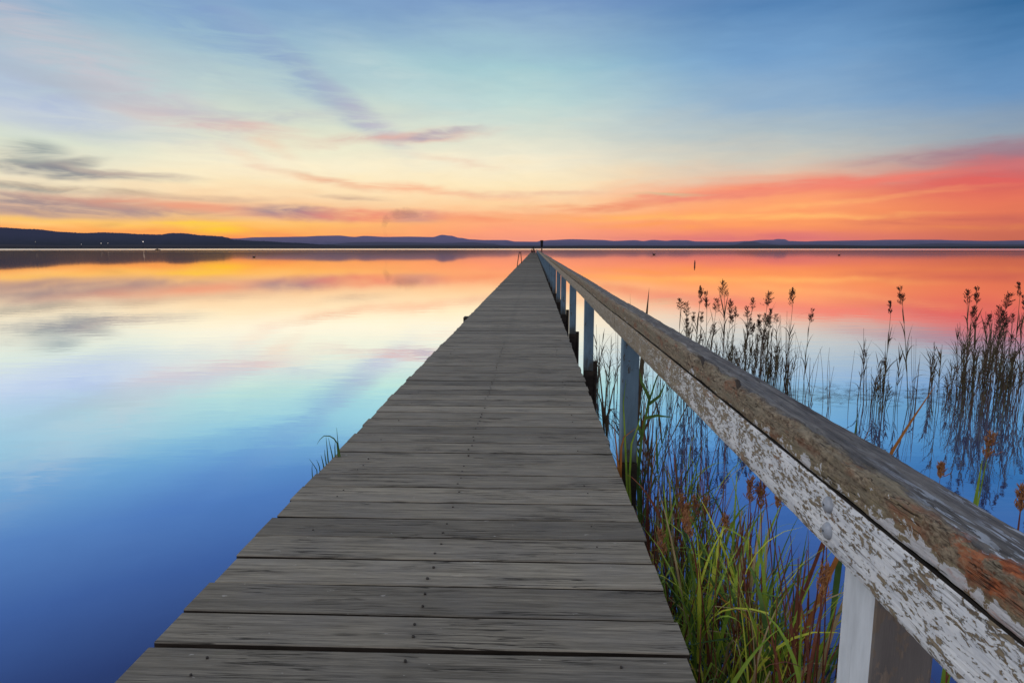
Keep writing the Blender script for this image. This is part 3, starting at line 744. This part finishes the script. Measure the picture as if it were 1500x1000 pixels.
# ------------------------------------------------------------------ near grass clumps right of the deck
def blade(b, base, az, L, wd, th, droop, n=9, twist=0.0):
    pts = []; p = Vector(base); dirh = Vector((cos(az), sin(az), 0))
    kink = random.randint(4, 7) if random.random() < .22 else 99
    for i in range(n+1):
        if i == kink: th -= random.uniform(.7, 1.8)
        pts.append(p.copy()); p = p+(dirh*cos(th)+Vector((0,0,1))*sin(th))*L/n; th -= droop*(i/n)**1.3/n*2
    P = []
    for i, p_ in enumerate(pts):
        t = i/n; w_ = wd*(.6+.4*min(1, t*3))*(1-t**2.5)+.0005
        s_ = Vector((-sin(az+twist*t), cos(az+twist*t), 0)); up_ = Vector((0,0,1))*w_*.12
        P.append([p_-s_*w_*.5+up_, p_, p_+s_*w_*.5+up_])
    b.grid(P)
    return pts[-1]
def clump(name, label, loc, hgt, nblade, mats, spread, seed, heads=0, stalks=6, headmat=None, headL=.11, leanaz=None):
    r = random.Random(seed); root = empty(name, loc)
    tag(root, label, 'grass' if 'grass' in name else 'reed')
    for mi_, (m_, frac, pn) in enumerate(mats):
        b = MB()
        for k in range(max(2, int(nblade*frac))):
            a = r.uniform(0, 2*pi); d = r.uniform(0, spread)**1
            base = (cos(a)*d, sin(a)*d, -.05)
            z0 = r.choice((0, 0, hgt*r.uniform(.1, .55)))
            blade(b, (base[0], base[1], z0-.05), r.uniform(0, 2*pi), (hgt-z0*.7)*r.uniform(.5, 1.05), r.uniform(.007, .019), r.uniform(.95, 1.52), r.choice((.2,.6,1.3,2.4))*r.uniform(.6, 1.2), twist=r.uniform(-1.5, 1.5))
        b.build(pn, m_, root, True)
    b = MB(); tips = []
    for k in range(stalks):
        a = r.uniform(0, 2*pi); d = r.uniform(0, spread); h_ = hgt*r.uniform(.75, 1.15); st = bentpts(h_, r.uniform(-.12,.12), r.uniform(-.1,.14), 9, a)
        st = [s_+Vector((cos(a)*d, sin(a)*d, -.05)) for s_ in st]
        b.tube(st, [.0042*(1-.6*i/9) for i in range(10)], 5, caps=False); tips.append(st)
    if stalks: b.build('stalks', M_red, root, True)
    for k in range(heads):
        st = tips[k % len(tips)]; b = MB(); seedhead(b, st[-1]-Vector((0,0,headL*.4)), st[-1]-st[-3], headL*.95, r, 34, .34, .0017); b.build('seed_head', headmat or M_sdo, root)
    return root
G1 = [(M_grn, .36, 'green_blades'), (M_yel, .26, 'yellow_green_blades'), (M_dgr, .22, 'dark_blades'), (M_stw, .16, 'straw_blades')]
G2 = [(M_grn, .35, 'green_blades'), (M_dgr, .35, 'dark_blades'), (M_red, .15, 'dead_blades'), (M_stw, .15, 'straw_blades')]
G3 = [(M_dgr, .35, 'dark_blades'), (M_red, .45, 'dead_blades'), (M_org, .2, 'orange_blades')]
def base(px, py, zt=0): return on_z(px, py)
near = [ # tip px, tip py, Y of clump, blades, palette, spread, heads, stalks, label
 (1110,735,2.45,120,G1,.17,2,10,'large bright green grass clump with two rusty seed heads at the bottom below the rail'),
 (1060,770,2.30,80,G1,.15,1,8,'yellow-green grass clump nearest the deck corner with one rusty seed head'),
 (1150,800,2.15,70,G1,.14,1,7,'green grass clump leaning toward the nearest post'),
 (1010,700,3.0,60,G2,.13,1,10,'open dark green grass clump beside the deck edge'),
 (1065,690,3.2,56,G2,.16,2,10,'tall mixed grass clump under the middle of the side rail'),
 (975,660,3.7,34,G2,.12,0,9,'thin grass clump just past the second post along the deck edge'),
 (960,780,2.6,30,G2,.08,0,5,'narrow dark tuft pressed against the deck boards'),
 (1190,790,2.2,50,G3,.15,0,12,'reddish dying grass clump left of the nearest post'),
 (1215,830,1.95,34,G3,.12,0,8,'rusty orange grass clump directly behind the nearest post'),
 (1120,880,1.95,70,G1,.12,0,3,'low bright green tuft at the bottom edge of the view'),
 (1030,900,1.95,60,G2,.10,0,4,'low dark green tuft against the last visible deck board'),
 (1005,620,4.2,40,G2,.16,0,8,'green grass clump in front of the reed reflections'),
 (1035,650,3.5,40,G2,.20,0,9,'loose dark green grass clump under the rail near the reed reflections'),
 (985,730,3.05,34,G1,.14,0,6,'loose bright green grass clump between the deck edge and the open clump'),
 (1085,770,2.75,46,G1,.22,1,6,'wide loose yellow-green clump in the water between rail and deck'),
 (1400,960,1.55,36,G3,.12,0,8,'rusty and green grass tuft showing right of the nearest post'),
]
for i, (px, py, yy, nb_, pal, spd, hd, stk, lab) in enumerate(near):
    tip = on_y(px, py, yy); h_ = max(.35, tip.z)
    clump('grass_clump', lab, (tip.x, yy, 0), h_*1.02, int(nb_*.8), pal, spd*1.3, 400+i, hd, stk)
# arching sprig at the second post, and leaves through the rail gap
clump('grass_clump', 'green arching blades curling around the foot of the second post', (XP+.22, posts[2]+.45, 0), .95, 26, [(M_dgr,.6,'dark_blades'),(M_grn,.3,'green_blades'),(M_org,.1,'orange_blades')], .10, 501, 0, 3)
clump('grass_clump', 'dark leafy grass between the second and third posts', (XP+.45, posts[2]+1.7, 0), 1.0, 40, [(M_lfd,.8,'dark_blades'),(M_org,.08,'orange_blades')], .25, 502, 0, 8)
def sprig(label, Y0, lines, wd, m):
    root = empty('grass_tuft', (XL-.02, Y0, 0)); tag(root, label, 'grass'); b = MB()
    for ln in lines:
        pts = [on_y(x_, y_, Y0) for x_, y_ in ln]
        if ln[0][1] > 660: pts = [Vector((pts[0].x+.03, Y0, -.05)), Vector((pts[0].x+.015, Y0, pts[0].z*.6))]+pts
        pts = [p_-root.location for p_ in pts]; n_ = len(pts)
        P = []
        for i in range(n_):
            t_ = (pts[min(i+1, n_-1)]-pts[max(i-1, 0)]).normalized(); sv = t_.cross(Vector((0,1,0))).normalized()
            w_ = wd*(1-(i/(n_-1))**2*.9); P.append([pts[i]-sv*w_*.5, pts[i]+Vector((0,.002,0)), pts[i]+sv*w_*.5])
        b.grid(P)
    b.build('blades', m, root, True); return root
Y1 = on_z(483, 668, ZD).y
sprig('short green tuft with one arching blade poking past the left edge of the deck', Y1, [[(498,668),(495,648),(493,626)],[(495,662),(494,649),(489,642),(483,638.5),(475,638),(469,643),(464,651)],[(480.5,672),(479,655),(477.5,639)],[(487,668),(484,655),(481,641)],[(491,668),(490.5,655),(491,645)],[(478,680),(476,666),(475.5,658)],[(474,682),(472,673),(470,666)]], .010, M_dgr)
sprig('two short dark shoots at the left edge of the deck nearest the camera', on_z(462, 690, ZD).y, [[(464,688),(459,680),(453,672)],[(457.5,696),(457,686),(457.5,679)],[(468,684),(466,678),(463.5,673)]], .007, M_dgr)
def leafy(label, Y0, lines, wd, m, pn='leaves'):
    o = sprig(label, Y0, lines, wd, m); return o
leafy('tall green leafy shoot leaning right from the foot of the second post', posts[2]+.35, [[(934,700),(940,640),(950,590),(962,553),(984,512)],[(946,612),(962,608.5),(986,611)],[(941,640),(932,616),(928,600)],[(952,585),(940,560),(936,540)],[(950,592),(966,580),(975,560)]], .022, M_dgr)
leafy('thin yellow-green blades standing in front of the second post', posts[2]-.10, [[(918,700),(915,630),(913,590),(917,556)],[(922,700),(925,650),(934,625),(941,600)]], .014, M_grn)
leafy('small orange dead leaf bent across the second post', posts[2]-.12, [[(909,690),(910,655),(914,640),(931,627)],[(906,690),(903,655),(898,610)]], .016, M_org)
leafy('dark arching leaves between the second and third posts', posts[2]+1.2, [[(886,680),(884,600),(878,540),(868,520)],[(888,680),(890,610),(898,570),(906,548)],[(880,680),(876,610),(872,575)],[(892,690),(886,600),(890,560),(880,505)],[(884,620),(894,600),(903,598)],[(889,680),(881,590),(871,560)]], .020, M_lfd)
# single blades that stand out against the water
def single(name, label, p0, p1, wd, m, bow=.04, head=None, cat='reed'):
    p0 = Vector(p0); p1 = Vector(p1); root = empty(name, p0); tag(root, label, cat)
    L = (p1-p0).length; n = 14; P = []
    for i in range(n+1):
        t = i/n; p = (p1-p0)*t+Vector((0,0,bow*sin(pi*t))); w_ = wd*(.45+.55*min(1, t*4))*(1-t**3)+.0008
        P.append([p-Vector((w_*.5, 0, -w_*.1)), p, p+Vector((w_*.5, 0, w_*.1))])
    # turn the strip to lie across its own direction
    dirv = (p1-p0).normalized(); sv = dirv.cross(Vector((0,1,0))).normalized()
    P = [[c_+sv*((-1)*(a_[1]-a_[0]).length), c_, c_+sv*((a_[2]-a_[1]).length)] for a_ in P for c_ in [a_[1]]]
    b = MB(); b.grid(P); b.build('blade', m, root, True)
    if head:
        b = MB(); r = random.Random(9); seedhead(b, P[-1][1]-dirv*head*.7, dirv, head*.75, r, 36, .42, .0018); b.build('seed_head', M_sdo, root)
    return root
t = on_y(951, 421, 5.6); single('reed', 'single dark pointed leaf standing just above the far part of the handrail', (t.x-.10, 5.6, 0), t, .045, M_lfd, 0)
t = on_y(929, 425, 6.2); single('reed', 'short thin dark leaf tip above the handrail beside the pointed leaf', (t.x+.03, 6.2, 0), on_y(923, 430, 6.2), .008, M_lfd, 0)
p0 = on_y(1262, 646, 2.6); t = on_y(1372, 562, 2.9); single('reed', 'long orange blade leaning right just above the handrail', (p0.x-.45, 2.3, .0), t, .022, M_org, .15)
t = on_y(1280, 612, 2.7); single('reed', 'small rust coloured leaf tip left of the long orange blade', (t.x-.4, 2.6, 0), t, .016, M_red, .05)
t = on_y(1257, 600, 2.9); single('reed', 'short broad green leaf tip above the handrail at left of the orange blade', (t.x-.05, 2.9, 0), t, .03, M_dgr, 0)
t = on_y(1452, 640, 2.5); single('reed', 'reed with a bright rusty seed head near the right edge above the handrail', (t.x-.10, 2.5, 0), t, .012, M_grn, 0, .14)
t = on_y(1440, 668, 2.35); single('reed', 'broad green leaf below the bright rusty seed head', (t.x-.10, 2.3, 0), t, .035, M_grn, 0)
t = on_y(1379, 684, 2.4); single('reed', 'short reed with a small rusty seed head just above the handrail', (t.x-.02, 2.4, 0), t, .008, M_red, 0, .07)
t = on_y(1498, 720, 1.9); single('reed', 'brown leafy stalk at the extreme right edge above the handrail', (t.x+.0, 1.9, 0), t, .02, M_red, 0, .10)
t = on_y(948, 716, 3.2); single('dead_leaf', 'red-brown dead leaf upright beside the second post', (t.x+.02, 3.2, 0), t, .022, M_red, 0, None, 'grass')
t = on_y(1116, 505+210, 2.6); single('reed', 'reed with the largest rusty seed head under the side rail', (t.x+.01, 2.6, 0), t, .010, M_yel, 0, .15)
t = on_y(1063, 760, 2.7); single('reed', 'reed with a bent rusty seed head left of the bright clump', (t.x+.03, 2.7, 0), t, .008, M_red, 0, .11)
t = on_y(1140, 728, 2.7); single('reed', 'reed with a dark rusty seed head close under the side rail', (t.x+.00, 2.7, 0), t, .008, M_dgr, 0, .08)

# floating bits of reed
b = MB(); r = random.Random(77)
for k in range(520):
    px = 1130+r.random()*290; py = r.gauss(578, 7); p = on_z(px, py, .004)
    a = r.gauss(0, .35); L = r.uniform(.04, .20); c_ = Vector((cos(a), sin(a), 0)); sdv = Vector((-sin(a), cos(a), 0))
    b.ribbon([p-c_*L*.5, p+Vector((0,0,.004)), p+c_*L*.5], [.003, .008, .002], sdv)
tag(b.build('floating_reed_litter', M_seed), 'thin broken reed pieces floating on the water', 'reed litter', kind='stuff')

# ------------------------------------------------------------------ far small things
# marker post with box head beside the far handrail
p = on_y(793.6, 364, 58.0); zt = on_y(793, 352, 58).z; zb = on_y(793, 361.5, 58).z
mk = empty('marker_post', (p.x, 58, 0)); tag(mk, 'dark post with a boxy head standing beside the far handrail', 'marker post')
b = MB(); b.tube([(0,0,-.5),(0,0,zb)], .06, 8); b.build('pole', M_metal, mk, True)
b = MB(); b.grid([[(x_*w_, y_*w_, z_) for x_, y_ in ((-1,-1),(1,-1),(1,1),(-1,1))] for w_, z_ in ((.03,zb-.12),(.07,zb),(.115,zb+.12),(.115,zt-.12),(.14,zt-.11),(.14,zt),(.02,zt+.01))], closed_v=True); b.build('lamp_head', M_black, mk)
# ladder
ly = 52.0
lad = empty('ladder', (XL, ly, 0)); tag(lad, 'thin rust coloured ladder hoop at the left edge of the jetty', 'ladder')
def lp(px, py): v_ = on_y(px, py, ly); return Vector((v_.x-XL, 0, v_.z))
for (xa, xb) in ((757.8, 760.6), (764.2, 762.8)):
    b = MB(); b.tube([lp(xa-.8, 396), lp(xa, 388), lp((xa+xb)/2, 378), lp(xb, 369.6)], .035, 6); b.build('stile', M_metal, lad, True)
b = MB(); b.tube([lp(760.6, 369.6), lp(761.7, 369.0), lp(762.8, 369.6)], .035, 6); b.build('top_bar', M_metal, lad, True)
b = MB(); b.tube([lp(757.6, 390), lp(764.4, 390)], .03, 6); b.build('rung', M_metal, lad, True)
# people
def person(label, joints, edges_, rads, loc, rz):
    root = empty('person', loc, rz); tag(root, label, 'person')
    me = bpy.data.meshes.new('body'); me.from_pydata(joints, edges_, []); me.materials.append(M_cloth)
    o = bpy.data.objects.new('body', me); col.objects.link(o); o.parent = root
    sk = o.modifiers.new('skin', 'SKIN'); sk.use_smooth_shade = True
    for i, rv in enumerate(rads): me.skin_vertices[0].data[i].radius = (rv, rv)
    me.skin_vertices[0].data[0].use_root = True
    o.modifiers.new('sub', 'SUBSURF').levels = 1
    b = MB(); hd = joints[3]; b.blob((hd[0], hd[1], hd[2]+.04), (.095,.11,.12), 10, 8); b.build('hair', M_black, root, True)
    return root
stand = [(0,0,.92),(0,0,1.2),(0,0,1.45),(0,.01,1.63),(.09,0,.9),(.11,.03,.5),(.11,0,.06),(.11,.14,.03),(-.09,0,.9),(-.12,.02,.5),(-.13,0,.06),(-.13,.14,.03),(.2,0,1.40),(.27,.02,1.12),(.26,.12,.88),(-.2,0,1.40),(-.27,.03,1.12),(-.25,.14,.90)]
ed = [(0,1),(1,2),(2,3),(0,4),(4,5),(5,6),(6,7),(0,8),(8,9),(9,10),(10,11),(2,12),(12,13),(13,14),(2,15),(15,16),(16,17)]
rd = [.14,.14,.09,.09,.09,.06,.045,.04,.09,.06,.045,.04,.06,.045,.03,.06,.045,.03]
EY = 184.0
px_ = on_y(781.2, 366, EY).x
person('person in dark clothes standing at the far end of the jetty', stand, ed, rd, (px_, EY, ZD), .3)
sit = [(0,0,.14),(0,.02,.42),(0,.06,.66),(0,.10,.84),(.09,.0,.14),(.13,.38,.42),(.12,.42,.05),(.12,.54,.03),(-.09,0,.14),(-.13,.38,.42),(-.12,.42,.05),(-.12,.54,.03),(.19,.05,.62),(.24,.22,.42),(.1,.38,.44),(-.19,.05,.62),(-.24,.22,.42),(-.1,.38,.44)]
px_ = on_y(778.6, 366, EY).x
person('person in dark clothes sitting on the boards at the far end of the jetty', sit, ed, rd, (px_, EY, ZD), -.5)
person('second person in dark clothes sitting beside the standing person at the jetty end', sit, ed, rd, (on_y(783.0, 366, EY-2).x, EY-2, ZD), .9)
# birds, stake, boat
def bird(px, py, label, s=1.0, rz=0):
    p = on_z(px, py); root = empty('water_bird', (p.x, p.y, 0), rz); root.scale = (s, s, s); tag(root, label, 'bird')
    b = MB(); P = []
    for t, r_, z in ((-.30,.01,.14),(-.22,.05,.11),(-.08,.11,.07),(.08,.12,.07),(.20,.08,.10),(.25,.045,.18),(.27,.035,.26),(.29,.045,.32),(.33,.035,.33),(.36,.012,.325)):
        P.append([(t, r_*cos(2*pi*k/8), z+r_*.8*sin(2*pi*k/8)) for k in range(8)])
    b.grid(P, closed_v=True); b.build('body', M_black, root, True)
    b = MB(); b.tube([(.36,0,.325),(.43,0,.32)], [.012,.004], 5); b.build('beak', M_metal, root)
bird(958, 373.2, 'dark water bird furthest out to the right of the jetty end', 1.9, 2.6)
bird(1229, 374, 'dark water bird on the open water at the far right', 1.3, 0)
bird(372, 377, 'dark water bird on the orange reflection at the left', 1.2, .3)
p = on_z(1017.6, 388.5); b = MB(); sk_ = empty('channel_stake', (p.x, p.y, 0)); tag(sk_, 'short dark stake standing in the water right of the jetty', 'stake')
b.tube([(0,0,-.5),(0,0,.30),(.0,0,.42)], [.07,.08,.05], 8); b.build('post', M_metal, sk_, True)
b = MB(); b.tube([(0,0,.42),(0,0,.58)], [.05,.03], 8); b.build('cap', M_black, sk_, True)
p = on_z(231, 366.3); D_ = p.length; bo = empty('boat', (p.x, p.y, 0), .1); bo.scale = (1,1,1)
tag(bo, 'small dark boat moored off the left shore', 'boat')
b = MB(); b.grid([[(x_, y_*w_, z_) for y_, z_ in ((-1,.75),(-.7,.05),(.7,.05),(1,.75))] for x_, w_ in ((-2.6,.7),(-1.2,1),(1.0,.95),(2.2,.5),(3.0,.05))]); b.build('hull', M_black, bo)
b = MB(); b.grid([[(x_*w_-.3, y_*w_*.7, z_) for x_, y_ in ((-1,-1),(1,-1),(1,1),(-1,1))] for w_, z_ in ((.9,.5),(.8,1.35),(.05,1.4))], closed_v=True); b.build('cabin', M_black, bo)
# lamps on the far shore
m_l, q = mat('lit_lamp'); q.put(q.p.inputs['Emission Color'], (1,.86,.75,1)); q.p.inputs['Emission Strength'].default_value = 1.6
for k, (px, py, s, lab) in enumerate(((209.5,354,1.0,'brightest lit lamp on the wooded left shore'),(148,356.3,.62,'left lamp of the close pair on the dark left shore'),(158,356.3,.5,'right lamp of the close pair on the dark left shore'),(52,354,.35,'faint lamp furthest left on the dark shore'),(119,357.8,.35,'faint lamp left of the close pair on the dark shore'))):
    D_ = 4600.; d = ray(px, py); tt = D_/math.hypot(d.x, d.y); p = Vector((d.x*tt, d.y*tt, EYE+d.z*tt))
    root = empty('shore_lamp', (p.x, p.y, 0)); tag(root, lab, 'lamp')
    b = MB(); b.tube([(0,0,0),(0,0,p.z-1)], .5, 6); b.build('pole', M_black, root)
    b = MB(); b.blob((0,0,p.z), (2.4*s,2.4*s,2.4*s), 8, 6); b.build('lamp_head', m_l, root, True)
# smoke column beyond the hills
m_s, q = mat('smoke'); q.n.remove(q.p)
vol = q.add('ShaderNodeVolumePrincipled'); vol.inputs['Color'].default_value = (.45,.33,.36,1)
DS = 9000.
nn = q.noise(q.scl(q.pos, .010, .010, .016), 1.0, 4, .6)
q.put(vol.inputs['Density'], q.mr(nn, .34, .62, 0.0, .0024)); vol.inputs['Anisotropy'].default_value = .2
q.l.new(vol.outputs[0], q.out.inputs['Volume'])
def sp(px, py):
    d = ray(px, py); tt = DS/math.hypot(d.x, d.y); return Vector((d.x*tt, d.y*tt, EYE+d.z*tt))
b = MB(); pts = [(567,350,.8),(565,344,1.5),(562.5,337,2.2),(562.5,329,3.2),(566,321,4.6),(577,315,6),(592,312,6.5),(606,313,5.5),(618,316,3)]
b.tube([sp(x_, y_) for x_, y_, _ in pts], [r_*1.35*DS/F for _, _, r_ in pts], 12)
b.f = [tuple(reversed(f_)) for f_ in b.f]
tag(b.build('smoke', m_s), 'thin smoke plume rising behind the hills and drifting right', 'smoke')
